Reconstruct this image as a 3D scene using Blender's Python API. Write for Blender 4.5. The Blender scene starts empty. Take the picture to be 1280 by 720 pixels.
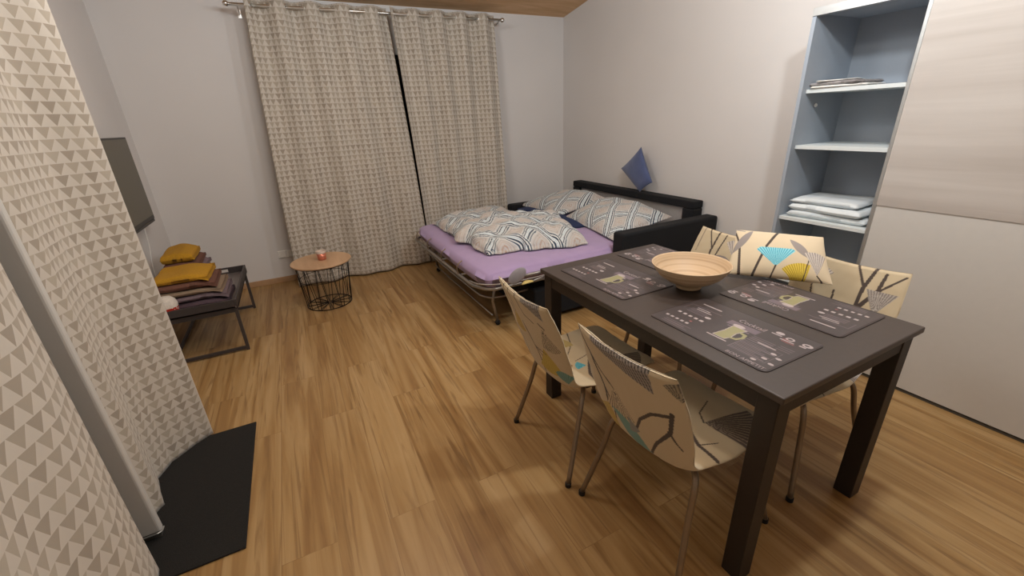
import bpy, math, random
import numpy as np
from mathutils import Vector, Matrix
random.seed(4)
rng = np.random.RandomState(7)
S = bpy.context.scene
COL = S.collection

# ------------------------------------------------------------------ camera
CAM = Vector((-3.1339, -4.6842, 1.4542))
YAW, PITCH, ROLL, FPX = 0.4595, -0.3837, -0.0464, 524.03
fw = Vector((math.sin(YAW)*math.cos(PITCH), math.cos(YAW)*math.cos(PITCH), math.sin(PITCH)))
rt = Vector((math.cos(YAW), -math.sin(YAW), 0)); up = rt.cross(fw)
cr, sr = math.cos(ROLL), math.sin(ROLL)
r2 = rt*cr + up*sr; u2 = -rt*sr + up*cr
cd = bpy.data.cameras.new('camera'); cam = bpy.data.objects.new('camera', cd); COL.objects.link(cam)
cam.matrix_world = Matrix(((r2.x, u2.x, -fw.x, CAM.x), (r2.y, u2.y, -fw.y, CAM.y), (r2.z, u2.z, -fw.z, CAM.z), (0, 0, 0, 1)))
cd.sensor_fit = 'HORIZONTAL'; cd.sensor_width = 36.0; cd.lens = FPX/1280*36; cd.clip_start = .02
S.camera = cam
# ------------------------------------------------------------------ world, lights, exposure
w = bpy.data.worlds.new('world'); S.world = w; w.use_nodes = True
w.node_tree.nodes['Background'].inputs[0].default_value = (.02, .025, .04, 1)
w.node_tree.nodes['Background'].inputs[1].default_value = 1
LAMPS = [((-2.26, -3.84, 2.42), 15, (1, .985, .94), .06), ((-1.62, -4.08, 2.42), 54, (.94, 1, 1.02), .06),
         ((-1.15, -3.25, 2.42), 32, (.90, 1, 1.08), .06), ((-2.9, -2.3, 2.55), 40, (.98, 1, 1.0), .25)]  # last entry is an added fill light without a fixture, the others are ceiling bulbs
for i, (p, e, c, rad) in enumerate(LAMPS):
    ld = bpy.data.lights.new('ceiling_and_fill_light', 'POINT'); ld.energy = e; ld.color = c; ld.shadow_soft_size = rad
    lo = bpy.data.objects.new('ceiling_and_fill_light', ld); lo.location = p; COL.objects.link(lo)
S.view_settings.view_transform = 'Standard'; S.view_settings.look = 'None'
S.view_settings.exposure = 0.0; S.view_settings.gamma = 1.0; S.view_settings.use_curve_mapping = False

# ------------------------------------------------------------------ materials
def lin(c):
    if isinstance(c, str): c = [int(c[i:i+2], 16)/255 for i in (0, 2, 4)]
    return tuple(x/12.92 if x <= .04045 else ((x+.055)/1.055)**2.4 for x in c)
class N:
    def __init__(s, name):
        s.m = bpy.data.materials.new(name); s.m.use_nodes = True; s.t = s.m.node_tree
        s.b = s.t.nodes['Principled BSDF']
    def n(s, typ, ins=None, **kw):
        o = s.t.nodes.new(typ)
        for k, v in kw.items(): setattr(o, k, v)
        for k, v in (ins or {}).items(): s.put(o.inputs[k], v)
        return o
    def put(s, sock, v):
        if isinstance(v, bpy.types.NodeSocket): s.t.links.new(v, sock)
        elif isinstance(v, bpy.types.Node): s.t.links.new(v.outputs[0], sock)
        else:
            if isinstance(v, tuple) and len(v) == 3 and sock.type == 'RGBA': v = (*v, 1)
            sock.default_value = v
    def math(s, op, a, b=0, c=0):
        o = s.n('ShaderNodeMath', operation=op)
        s.put(o.inputs[0], a); s.put(o.inputs[1], b); s.put(o.inputs[2], c); return o.outputs[0]
    def mix(s, f, a, b, blend='MIX'):
        o = s.n('ShaderNodeMix', data_type='RGBA', blend_type=blend)
        s.put(o.inputs[0], f); s.put(o.inputs[6], a); s.put(o.inputs[7], b); return o.outputs[2]
    def ramp(s, f, stops):
        o = s.n('ShaderNodeValToRGB'); s.put(o.inputs[0], f); e = o.color_ramp.elements
        while len(e) < len(stops): e.new(.5)
        for k, (p, c) in enumerate(stops):
            e[k].position = p; e[k].color = (*c, 1) if len(c) == 3 else c
        return o.outputs[0]
    def bump(s, h, d=.2, dist=.002):
        o = s.n('ShaderNodeBump', {'Height': h, 'Strength': d, 'Distance': dist}); s.t.links.new(o.outputs[0], s.b.inputs['Normal'])
    def base(s, c): s.put(s.b.inputs['Base Color'], c)
    def set(s, rough=.6, metal=0, spec=None, sheen=0):
        s.b.inputs['Roughness'].default_value = rough; s.b.inputs['Metallic'].default_value = metal
        if spec is not None: s.b.inputs['Specular IOR Level'].default_value = spec
        if sheen: s.b.inputs['Sheen Weight'].default_value = sheen
        return s.m
def plain(name, c, rough=.6, metal=0, noise=.04, scale=30, bump=0, spec=None, sheen=0):
    k = N(name); c = lin(c)
    co = k.n('ShaderNodeTexCoord').outputs['Object']
    nz = k.n('ShaderNodeTexNoise', {'Vector': co, 'Scale': scale, 'Detail': 4.0})
    lo = tuple(x*(1-noise) for x in c); hi = tuple(min(1, x*(1+noise)) for x in c)
    k.base(k.ramp(nz.outputs[0], [(.3, lo), (.7, hi)]))
    if bump: k.bump(nz.outputs[0], bump, .003)
    return k.set(rough, metal, spec, sheen)

M = {}
M['wall'] = plain('wall_paint', (.82, .785, .76), .9, noise=.012, scale=3, bump=0)
def wallmat():
    k = N('white_plaster'); co = k.n('ShaderNodeTexCoord').outputs['Object']
    nz = k.n('ShaderNodeTexNoise', {'Vector': co, 'Scale': 140.0, 'Detail': 3.0})
    big = k.n('ShaderNodeTexNoise', {'Vector': co, 'Scale': 1.2})
    k.base(k.ramp(big.outputs[0], [(.3, lin((.845, .83, .82))), (.7, lin((.865, .85, .84)))]))
    k.bump(nz.outputs[0], .12, .001); return k.set(.92)
M['wall'] = wallmat()
def floormat():
    k = N('oak_laminate'); co = k.n('ShaderNodeTexCoord').outputs['Object']
    mp = k.n('ShaderNodeMapping', {'Vector': co}); mp.inputs['Rotation'].default_value = (0, 0, math.pi/2)
    br = k.n('ShaderNodeTexBrick', {'Vector': mp.outputs[0], 'Scale': 1.0, 'Mortar Size': .0012, 'Mortar Smooth': .3, 'Bias': 0.0,
             'Brick Width': 1.28, 'Row Height': .192, 'Color1': (0, 0, 0, 1), 'Color2': (1, 1, 1, 1), 'Mortar': (.5, .5, .5, 1)}, offset=.37, offset_frequency=2)
    rnd = br.outputs[0]
    sep = k.n('ShaderNodeSeparateXYZ', {0: co})
    off = k.math('MULTIPLY', rnd, 7.0)
    def grain(sx, sy, sc, det, dist):
        v = k.n('ShaderNodeCombineXYZ', {0: k.math('ADD', k.math('MULTIPLY', sep.outputs[0], sx), off), 1: k.math('ADD', k.math('MULTIPLY', sep.outputs[1], sy), off), 2: off})
        return k.n('ShaderNodeTexNoise', {'Vector': v, 'Scale': sc, 'Detail': det, 'Distortion': dist}).outputs[0]
    g1 = grain(11, .62, 1.0, 6.0, 1.3)
    g2 = grain(60, 3.0, 1.0, 5.0, .3)
    g3 = grain(24, 1.1, 1.0, 4.0, 2.0)
    c = k.ramp(g1, [(.28, lin('805c36')), (.44, lin('9a784a')), (.55, lin('ac8c5e')), (.72, lin('b6986c'))])
    f = k.ramp(g2, [(.35, (0, 0, 0)), (.7, (1, 1, 1))])
    c = k.mix(k.math('MULTIPLY', f, .22), c, lin('86683f'))
    f3 = k.ramp(g3, [(.54, (0, 0, 0)), (.68, (1, 1, 1))])
    c = k.mix(k.math('MULTIPLY', f3, .6), c, lin('6c4c2a'))
    c = k.mix(k.math('MULTIPLY', rnd, .30), c, lin('9e7e54'))
    c = k.mix(k.math('MULTIPLY', br.outputs['Fac'], .35), c, lin('604628'))
    k.base(c); k.bump(g2, .05, .001)
    return k.set(.42, spec=.35)
M['floor'] = floormat()
def pine():
    k = N('pine_boards'); co = k.n('ShaderNodeTexCoord').outputs['Object']; sep = k.n('ShaderNodeSeparateXYZ', {0: co})
    v = k.n('ShaderNodeCombineXYZ', {0: k.math('MULTIPLY', sep.outputs[0], 1.2), 1: k.math('MULTIPLY', sep.outputs[1], 9.0), 2: 0.0})
    g = k.n('ShaderNodeTexNoise', {'Vector': v, 'Scale': 1.5, 'Detail': 6.0, 'Distortion': 1.0}).outputs[0]
    c = k.ramp(g, [(.3, lin('c49a6c')), (.7, lin('dcb68c'))])
    vo = k.n('ShaderNodeTexVoronoi', {'Vector': co, 'Scale': 2.2}).outputs[0]
    c = k.mix(k.ramp(vo, [(.03, (1, 1, 1)), (.06, (0, 0, 0))]), c, lin('6a4528'))
    k.base(c); return k.set(.7)
M['pine'] = pine()
def curtainmat():
    k = N('triangle_print_cotton'); uv = k.n('ShaderNodeUVMap').outputs[0]; sep = k.n('ShaderNodeSeparateXYZ', {0: uv})
    P = .052; H = .0455
    fu = k.math('FRACT', k.math('DIVIDE', sep.outputs[0], P)); fv = k.math('FRACT', k.math('DIVIDE', sep.outputs[1], H))
    tri = k.math('MULTIPLY', k.math('ABSOLUTE', k.math('SUBTRACT', fu, .5)), 2.0)   # 0 centre .. 1 edge
    d = k.math('SUBTRACT', k.math('SUBTRACT', 1.0, fv), tri)                        # >0 inside upward triangle
    inside = k.math('MAXIMUM', k.math('GREATER_THAN', d, 0.0), k.math('GREATER_THAN', fv, .965))
    row = k.math('FLOOR', k.math('DIVIDE', sep.outputs[1], H)); colm = k.math('FLOOR', k.math('ADD', k.math('DIVIDE', sep.outputs[0], P), .5))
    wn = k.n('ShaderNodeTexWhiteNoise', {'Vector': k.n('ShaderNodeCombineXYZ', {0: row, 1: colm, 2: 0.0}).outputs[0]}, noise_dimensions='3D').outputs[0]
    dark = k.ramp(wn, [(0, lin('998e80')), (1, lin('ada394'))])
    wv = k.n('ShaderNodeTexNoise', {'Vector': uv, 'Scale': 900.0}).outputs[0]
    c = k.mix(inside, dark, lin('c3bbb0'))
    k.base(c); k.bump(wv, .1, .001)
    k.b.inputs['Subsurface Weight'].default_value = 0
    return k.set(.9, sheen=.2)
M['curtain'] = curtainmat()
def attrmat(name, rough=.85, bump=.15, scale=500):
    k = N(name); a = k.n('ShaderNodeAttribute', attribute_name='Print').outputs[0]
    co = k.n('ShaderNodeTexCoord').outputs['Object']; nz = k.n('ShaderNodeTexNoise', {'Vector': co, 'Scale': float(scale)}).outputs[0]
    c = k.mix(k.math('MULTIPLY', nz, .10), a, (0.35, .3, .25), 'MULTIPLY')
    k.base(c); k.bump(nz, bump, .001); return k.set(rough, sheen=.15)
M['print'] = attrmat('printed_cotton')
M['steel'] = plain('brushed_steel', (.85, .84, .82), .28, 1, noise=.05)
M['chair_metal'] = plain('beige_metal_tube', (.56, .50, .43), .4, .75)
M['foot'] = plain('black_rubber', (.07, .06, .06), .7)
M['table'] = plain('black_brown_veneer', (.26, .225, .208), .42, noise=.05, scale=60, spec=.4)
M['table_leg'] = plain('black_brown_leg', (.165, .135, .12), .5, noise=.06, scale=60, spec=.35)
M['mat'] = plain('placemat_vinyl', (.225, .188, .182), .42, noise=.08, scale=25, spec=.4)
M['ink'] = plain('placemat_white_print', (.60, .545, .55), .5)
M['ink_dim'] = plain('placemat_grey_print', (.40, .345, .365), .5)
M['ink_violet'] = plain('placemat_violet_print', (.42, .35, .39), .5)
M['ink_red'] = plain('placemat_red_print', (.55, .22, .22), .5)
M['ink_yellow'] = plain('placemat_yellow_print', (.66, .62, .40), .5)
M['bamboo'] = None
def bamboo():
    k = N('turned_bamboo'); co = k.n('ShaderNodeTexCoord').outputs['Object']; sep = k.n('ShaderNodeSeparateXYZ', {0: co})
    r = k.math('SQRT', k.math('ADD', k.math('MULTIPLY', sep.outputs[0], sep.outputs[0]), k.math('MULTIPLY', sep.outputs[1], sep.outputs[1])))
    v = k.n('ShaderNodeCombineXYZ', {0: k.math('MULTIPLY', r, 60.0), 1: k.math('MULTIPLY', sep.outputs[2], 90.0), 2: 0.0})
    g = k.n('ShaderNodeTexNoise', {'Vector': v, 'Scale': 1.0, 'Detail': 3.0}).outputs[0]
    k.base(k.ramp(g, [(.3, lin('ab9072')), (.5, lin('c2a888')), (.7, lin('ccb498'))])); return k.set(.5, spec=.35)
M['bamboo'] = bamboo()
def grainmat(name, c1, c2, sx, sy, sz, rough=.5):
    k = N(name); co = k.n('ShaderNodeTexCoord').outputs['Object']; sep = k.n('ShaderNodeSeparateXYZ', {0: co})
    v = k.n('ShaderNodeCombineXYZ', {0: k.math('MULTIPLY', sep.outputs[0], sx), 1: k.math('MULTIPLY', sep.outputs[1], sy), 2: k.math('MULTIPLY', sep.outputs[2], sz)})
    g = k.n('ShaderNodeTexNoise', {'Vector': v, 'Scale': 1.0, 'Detail': 6.0, 'Distortion': .4}).outputs[0]
    k.base(k.ramp(g, [(.3, lin(c1)), (.7, lin(c2))])); return k.set(rough)
M['door_wood'] = grainmat('washed_wood_decor', 'b0a7a0', 'c3bcb6', 1, .7, 14)
M['side_top'] = grainmat('light_oak_disc', 'b08d6c', 'c8a684', 12, 1.5, 1)
M['white_panel'] = plain('white_lacquer', (.79, .775, .755), .45, noise=.01)
M['interior'] = plain('wardrobe_grey_carcass', (.62, .65, .69), .6, noise=.01)
M['shelf_edge'] = plain('white_shelf_board', (.84, .86, .86), .5, noise=.01)
M['alu'] = plain('aluminium', (.78, .79, .79), .35, .8)
M['black_fabric'] = plain('black_upholstery', (.062, .068, .085), .95, noise=.25, scale=250, bump=.3)
M['grey_mesh'] = plain('grey_lining', (.66, .645, .63), .8, noise=.05)
M['lavender'] = plain('lavender_jersey', (.66, .575, .73), .9, noise=.03, scale=8, bump=.25, sheen=.2)
M['mattress'] = plain('mattress_ticking', (.70, .63, .60), .9, noise=.05)
M['tube'] = plain('grey_steel_tube', (.60, .58, .56), .35, .7)
M['navy'] = plain('navy_cotton', (.13, .19, .34), .9, noise=.08)
M['blue'] = plain('blue_velvet', (.30, .35, .51), .8, noise=.06, scale=12, bump=.1, sheen=.4)
M['wire'] = plain('black_wire', (.09, .075, .07), .5, .3)
M['copper'] = plain('copper_glass', (.80, .48, .38), .3, .4)
M['frost'] = plain('frosted_glass', (.80, .72, .66), .3)
M['tray'] = plain('dark_tray_lacquer', (.24, .215, .21), .5)
M['tray_in'] = plain('tray_surface', (.42, .39, .38), .35, spec=.5)
M['tv_screen'] = plain('tv_glass', (.30, .275, .19), .3, noise=.02)  # olive base colour carries the room's reflection in the dark screen
M['tv_case'] = plain('tv_plastic', (.17, .16, .14), .45)
M['plastic'] = plain('white_plastic', (.93, .925, .91), .4, noise=.01)
M['doormat'] = plain('black_mat', (.095, .088, .08), .98, noise=.5, scale=400, bump=.5)
M['upvc'] = plain('white_upvc', (.78, .77, .75), .35, noise=.01)
M['seal'] = plain('grey_seal', (.30, .29, .27), .6)
M['night_glass'] = plain('night_window_glass', (.04, .045, .05), .08)
M['skirting'] = plain('oak_skirting', (.70, .56, .42), .5, noise=.08, scale=20)
M['linen'] = plain('white_linen', (.86, .88, .89), .9, noise=.03, scale=15, bump=.2)
M['paper'] = plain('white_paper', (.88, .87, .85), .6)
M['paper_grey'] = plain('grey_printed_paper', (.55, .53, .53), .5, noise=.3, scale=40)
M['paper_blue'] = plain('slate_folder', (.44, .46, .50), .5)
M['mustard'] = plain('mustard_terry', (.70, .52, .12), .98, noise=.15, scale=150, bump=.5)
M['brown'] = plain('brown_terry', (.43, .29, .24), .98, noise=.15, scale=150, bump=.5)
M['taupe'] = plain('taupe_terry', (.55, .47, .39), .98, noise=.15, scale=150, bump=.5)
M['lilac'] = plain('grey_lilac_terry', (.47, .40, .42), .98, noise=.15, scale=150, bump=.5)
M['plum'] = plain('plum_grey_terry', (.34, .27, .30), .98, noise=.15, scale=150, bump=.5)
M['white_plush'] = plain('white_plush', (.83, .80, .76), .98, noise=.1, scale=100, bump=.5)
def dotred():
    k = N('red_with_white_dots'); co = k.n('ShaderNodeTexCoord').outputs['Object']
    v = k.n('ShaderNodeTexVoronoi', {'Vector': co, 'Scale': 70.0}).outputs[0]
    k.base(k.ramp(v, [(.30, lin((.9, .85, .8))), (.36, lin((.70, .16, .08)))])); return k.set(.8)
M['dotred'] = dotred()
M['leaf_grey'] = plain('grey_leaf_cotton', (.60, .58, .60), .9)
M['leaf_yellow'] = plain('yellow_leaf_cotton', (.78, .70, .44), .9)

# ------------------------------------------------------------------ mesh helpers
class MB:
    def __init__(s): s.v = []; s.f = []
    def add(s, vs, fs):
        o = len(s.v); s.v += [tuple(v) for v in vs]; s.f += [tuple(i+o for i in f) for f in fs]; return s
    def box(s, x0, x1, y0, y1, z0, z1, bev=0):
        if bev <= 0:
            vs = [(x, y, z) for x in (x0, x1) for y in (y0, y1) for z in (z0, z1)]
            return s.add(vs, [(0, 1, 3, 2), (4, 6, 7, 5), (0, 4, 5, 1), (2, 3, 7, 6), (0, 2, 6, 4), (1, 5, 7, 3)])
        import bmesh
        bm = bmesh.new(); bmesh.ops.create_cube(bm, size=1)
        for v in bm.verts: v.co = Vector(((x0+x1)/2+v.co.x*(x1-x0), (y0+y1)/2+v.co.y*(y1-y0), (z0+z1)/2+v.co.z*(z1-z0)))
        bmesh.ops.bevel(bm, geom=bm.edges[:], offset=bev, segments=3, affect='EDGES', profile=.5)
        bm.verts.index_update()
        s.add([v.co[:] for v in bm.verts], [[v.index for v in f.verts] for f in bm.faces]); bm.free(); return s
    def tube(s, pts, r, n=10, closed=False):
        pts = [Vector(p) for p in pts]; L = len(pts); rings = []
        prev = None
        for i, p in enumerate(pts):
            a = pts[(i-1) % L] if (i > 0 or closed) else p; b = pts[(i+1) % L] if (i < L-1 or closed) else p
            t = (b-a).normalized()
            if prev is None:
                x = t.orthogonal().normalized()
            else:
                x = (prev - t*prev.dot(t)).normalized()
            prev = x; y = t.cross(x)
            rr = r[i] if isinstance(r, (list, tuple)) else r
            rings.append([p + (x*math.cos(2*math.pi*k/n)+y*math.sin(2*math.pi*k/n))*rr for k in range(n)])
        vs = [v for rg in rings for v in rg]; fs = []
        for i in range(L if closed else L-1):
            for k in range(n):
                j = (i+1) % L
                fs.append((i*n+k, i*n+(k+1) % n, j*n+(k+1) % n, j*n+k))
        if not closed:
            fs.append(tuple(range(n))[::-1]); fs.append(tuple((L-1)*n+k for k in range(n)))
        return s.add(vs, fs)
    def lathe(s, prof, n=48, c=(0, 0, 0)):
        vs = []; L = len(prof)
        for (r, z) in prof:
            for k in range(n):
                a = 2*math.pi*k/n; vs.append((c[0]+r*math.cos(a), c[1]+r*math.sin(a), c[2]+z))
        fs = [(i*n+k, i*n+(k+1) % n, (i+1)*n+(k+1) % n, (i+1)*n+k) for i in range(L-1) for k in range(n)]
        return s.add(vs, fs)
    def torus(s, c, axis, R, r, n=24, m=8):
        ax = Vector(axis).normalized(); x = ax.orthogonal().normalized(); y = ax.cross(x); c = Vector(c)
        return s.tube([c+(x*math.cos(2*math.pi*k/n)+y*math.sin(2*math.pi*k/n))*R for k in range(n)], r, m, True)
    def build(s, name, mat, parent=None, smooth=False, auto=None):
        me = bpy.data.meshes.new(name); me.from_pydata(s.v, [], s.f); me.update()
        return link(name, me, mat, parent, smooth)
def link(name, me, mat, parent=None, smooth=False):
    me.materials.append(M[mat] if isinstance(mat, str) else mat)
    if smooth: me.shade_smooth()
    o = bpy.data.objects.new(name, me); COL.objects.link(o)
    if parent: o.parent = parent
    return o
def smooth_curve(pts, n=8):
    """Catmull-Rom through the points"""
    P = [Vector(p) for p in pts]; P = [P[0]*2-P[1]] + P + [P[-1]*2-P[-2]]; out = []
    for i in range(1, len(P)-2):
        for k in range(n):
            t = k/n; a, b, c, d = P[i-1], P[i], P[i+1], P[i+2]
            out.append(.5*((2*b)+(c-a)*t+(2*a-5*b+4*c-d)*t*t+(3*b-a-3*c+d)*t**3))
    out.append(P[-2]); return out
def thing(name, label, cat, loc=(0, 0, 0), rz=0, group=None):
    o = bpy.data.objects.new(name, None); COL.objects.link(o); o.location = loc; o.rotation_euler = (0, 0, rz)
    o.empty_display_size = .1
    return tag(o, label, cat, group)
def tag(o, label, cat, group=None):
    o['label'] = label; o['category'] = cat
    if group: o['group'] = group
    return o
def struct(o): o['kind'] = 'structure'; return o
def grid_mesh(P, closed_u=False):
    """P: (nu, nv, 3) -> verts, faces"""
    nu, nv = P.shape[:2]; I = np.arange(nu*nv).reshape(nu, nv)
    A = I if not closed_u else np.vstack([I, I[:1]])
    f = np.stack([A[:-1, :-1], A[1:, :-1], A[1:, 1:], A[:-1, 1:]], -1).reshape(-1, 4)
    return P.reshape(-1, 3), f
def np_mesh(name, V, F, uv=None, col=None):
    me = bpy.data.meshes.new(name)
    me.vertices.add(len(V)); me.vertices.foreach_set('co', np.asarray(V, np.float32).ravel())
    F = np.asarray(F); me.loops.add(F.size); me.loops.foreach_set('vertex_index', F.ravel().astype(np.int32))
    me.polygons.add(len(F)); me.polygons.foreach_set('loop_start', (np.arange(len(F))*F.shape[1]).astype(np.int32))
    me.update(calc_edges=True)
    if uv is not None:
        l = me.uv_layers.new(name='UVMap'); l.data.foreach_set('uv', np.asarray(uv, np.float32)[F.ravel()].ravel())
    if col is not None:
        a = me.color_attributes.new('Print', 'FLOAT_COLOR', 'POINT'); c = np.ones((len(V), 4), np.float32); c[:, :3] = col
        a.data.foreach_set('color', c.ravel())
    me.validate(); me.shade_smooth(); return me
def vnoise(x, y, seed=0, oct=3):
    """cheap smooth noise out of rotated sines"""
    r = np.random.RandomState(seed); o = np.zeros_like(x, dtype=float); a = 1; fq = 1
    for k in range(oct):
        for j in range(3):
            th = r.rand()*math.pi*2; ph = r.rand()*7
            o += a*np.sin((x*math.cos(th)+y*math.sin(th))*fq*2*math.pi+ph)/3
        a *= .5; fq *= 1.9
    return o
# printed motifs painted on (u, v) metre coordinates
class Paint:
    def __init__(s, u, v, base): s.u, s.v = u, v; s.c = np.tile(np.array(lin(base)), (len(u), 1))
    def lay(s, m, col): s.c[m] = lin(col)
    def seg(s, p, q, w0, w1, col='4a3e38'):
        d = np.array(q)-p; L2 = d@d; t = np.clip(((s.u-p[0])*d[0]+(s.v-p[1])*d[1])/L2, 0, 1)
        dist = np.hypot(s.u-p[0]-t*d[0], s.v-p[1]-t*d[1]); s.lay(dist < (w0+(w1-w0)*t)/2, col)
    def path(s, pts, w0, w1, col='4a3e38'):
        n = len(pts)-1
        for i in range(n): s.seg(pts[i], pts[i+1], w0+(w1-w0)*i/n, w0+(w1-w0)*(i+1)/n, col)
    def fan(s, c, ang, spread, r, col, line, n=16, lw=.28, r0=0, flat=0):
        du, dv = s.u-c[0], s.v-c[1]; R = np.hypot(du, dv); a = (np.arctan2(dv, du)-math.radians(ang)+math.pi) % (2*math.pi)-math.pi
        sp = math.radians(spread)/2
        edge = R*np.cos(a) if flat else R
        m = (np.abs(a) < sp) & (edge < r) & (R > r0)
        s.lay(m, col)
        if line:
            f = ((a+sp)/(2*sp)*n) % 1.0
            s.lay(m & ((f < lw) | (f > 1-lw*.3)), line)
    def leaf(s, p, q, w, col):
        d = np.array(q)-p; L = np.hypot(*d); d = d/L; t = ((s.u-p[0])*d[0]+(s.v-p[1])*d[1])/L; n = np.abs(-(s.u-p[0])*d[1]+(s.v-p[1])*d[0])
        m = (t > 0) & (t < 1) & (n < w/2*np.sin(np.clip(t, 0, 1)*math.pi)**.8); s.lay(m, col)

# ------------------------------------------------------------------ room shell
XL, YN, ZC, SL = -4.2313, -7.2, 2.4994, .15
ZN = ZC - SL*YN
def quadprism(name, mat, pts, nrm, t):
    """outer slab: polygon pushed outwards by t"""
    n = Vector(nrm)*t; a = [Vector(p) for p in pts]; k = len(a)
    mb = MB().add(a+[p+n for p in a], [tuple(range(k)), tuple(range(2*k-1, k-1, -1))]+[(i, (i+1) % k, (i+1) % k+k, i+k) for i in range(k)])
    return struct(mb.build(name, mat))
quadprism('floor', 'floor', [(XL-.1, YN-.1, 0), (.1, YN-.1, 0), (.1, .1, 0), (XL-.1, .1, 0)], (0, 0, -1), .1)
quadprism('ceiling', 'pine', [(XL-.1, YN-.1, ZN+.015), (.1, YN-.1, ZN+.015), (.1, .1, ZC-.015), (XL-.1, .1, ZC-.015)], (0, 0, 1), .08)
quadprism('wall_back', 'wall', [(XL-.1, 0, 0), (.1, 0, 0), (.1, 0, ZC), (XL-.1, 0, ZC)], (0, 1, 0), .1)
quadprism('wall_right', 'wall', [(0, YN, 0), (0, 0, 0), (0, 0, ZC), (0, YN, ZN)], (1, 0, 0), .1)
quadprism('wall_left', 'wall', [(XL, YN, 0), (XL, 0, 0), (XL, 0, ZC), (XL, YN, ZN)], (-1, 0, 0), .1)
quadprism('wall_near', 'wall', [(XL-.1, YN, 0), (.1, YN, 0), (.1, YN, ZN), (XL-.1, YN, ZN)], (0, -1, 0), .1)
struct(MB().box(XL, -.001, -.016, 0, 0, .055, .003).build('baseboard_back', 'skirting'))
struct(MB().box(XL, XL+.016, -2.3, -.017, 0, .055, .003).build('baseboard_left', 'skirting'))
struct(MB().box(-.016, 0, -3.07, -.017, 0, .055, .003).build('baseboard_right', 'skirting'))
# patio window behind the long curtains
def window(name, ax, a0, a1, z1, pos):
    e = bpy.data.objects.new(name, None); COL.objects.link(e); struct(e)
    def bx(m, u0, u1, z0, z1_, d0, d1):
        if ax == 'y': m.box(u0, u1, pos-d1, pos-d0, z0, z1_, .004)
        else: m.box(pos+d0, pos+d1, u0, u1, z0, z1_, .004)
    m = MB(); w_ = .07; mid = (a0+a1)/2
    bx(m, a0, a0+w_, 0, z1, 0, .05); bx(m, a1-w_, a1, 0, z1, 0, .05); bx(m, mid-w_/2, mid+w_/2, w_, z1-w_, 0, .05)
    bx(m, a0+w_, a1-w_, z1-w_, z1, 0, .05); bx(m, a0+w_, a1-w_, 0, w_, 0, .05)
    m.build('window_frame', 'upvc', e)
    g = MB()
    if ax == 'y': g.box(a0+w_, a1-w_, pos-.02, pos-.012, w_, z1-w_)
    else: g.box(pos+.012, pos+.02, a0+w_, a1-w_, w_, z1-w_)
    g.build('pane', 'night_glass', e)
window('window_1', 'y', -3.0, -1.1, 2.15, 0)
window('window_2', 'x', -4.9, -3.12, 2.15, XL)

# ------------------------------------------------------------------ curtains
def curtain(path_top, path_bot, z0, z1, waves, amp_t, amp_b, seed, nu=260, nv=90, uoff=0, phase=0, fold=None):
    """path_*: polylines in plan (x, y); returns mesh"""
    def samp(path, t):
        P = np.array(path, float); d = np.r_[0, np.cumsum(np.hypot(*np.diff(P, axis=0).T))]; L = d[-1]
        return np.stack([np.interp(t*L, d, P[:, 0]), np.interp(t*L, d, P[:, 1])], -1), L
    t = np.linspace(0, 1, nu); A, La = samp(path_top, t); B, Lb = samp(path_bot, t)
    def nor(Q):
        g = np.gradient(Q, axis=0); g /= np.linalg.norm(g, axis=1)[:, None]
        k = np.ones(9)/9; g = np.stack([np.convolve(np.pad(g[:, i], 4, 'edge'), k, 'valid') for i in (0, 1)], -1)
        return np.stack([-g[:, 1], g[:, 0]], -1)
    NA, NB = nor(A), nor(B)
    P = np.zeros((nu, nv, 3)); s = np.linspace(0, 1, nv)   # s=0 bottom
    for j, sj in enumerate(s):
        f = sj**1.3
        ph = 2*math.pi*waves*t + phase
        w1 = amp_t*np.sin(ph)*(.25+.75*f) if sj < .93 else amp_t*np.sin(ph)
        w2 = amp_b*(1-f)*(np.sin(ph*.5+seed)+.6*np.sin(ph*1.02+1.3*seed+1.5*(1-sj)))*.6
        w3 = amp_b*.35*vnoise(t*waves*.5, np.full_like(t, sj*.7), seed)
        off = w1+w2+w3*(1-f*.6)
        Q = A*f+B*(1-f); n = NA*f+NB*(1-f)
        P[:, j, :2] = Q+n*off[:, None]; P[:, j, 2] = z0+(z1-z0)*sj
    d = np.linalg.norm(np.diff(P[:, nv//2], axis=0), axis=1); u = np.r_[0, np.cumsum(d)]*1.0
    u0 = np.r_[0, np.cumsum(np.linalg.norm(np.diff(P[:, -1], axis=0), axis=1))]
    u = u0 + uoff
    V, F = grid_mesh(P); UV = np.stack([np.repeat(u, nv), np.tile(s*(z1-z0), nu)], -1)
    return V, F, UV, P
def curtain_obj(name, label, group, print_scale, **kw):
    V, F, UV, P = curtain(**kw)
    UV = UV*(print_scale or 1)
    # give the cloth thickness: back layer joined at the rim
    me = np_mesh(name, V, F, uv=UV)
    o = link(name, me, 'curtain'); so = o.modifiers.new('thickness', 'SOLIDIFY'); so.thickness = .0025; so.offset = 0
    tag(o, label, 'curtain', group); return o, P
ZR = 2.392; YR = -.203; YB = -.283
wv_l, wv_r = 4.5, 4.5
cl, PL = curtain_obj('curtain', 'triangle print grommet curtain on the far wall, left panel beside the white socket', 'curtains on the far wall', None,
    path_top=[(-3.185, YR), (-2.055, YR)], path_bot=[(-3.29, YB), (-2.6, YB-.015), (-1.95, YB+.015)], z0=.015, z1=ZR+.045, waves=wv_l, amp_t=.042, amp_b=.05, seed=3, phase=math.pi*.0-1.2, nu=340)
crr, PR = curtain_obj('curtain', 'triangle print grommet curtain on the far wall, right panel behind the foot of the bed', 'curtains on the far wall', None,
    path_top=[(-2.035, YR), (-.965, YR)], path_bot=[(-1.945, YB), (-.955, YB+.02)], z0=.015, z1=ZR+.045, waves=wv_r, amp_t=.042, amp_b=.035, seed=5, phase=-1.0, nu=320)
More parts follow.
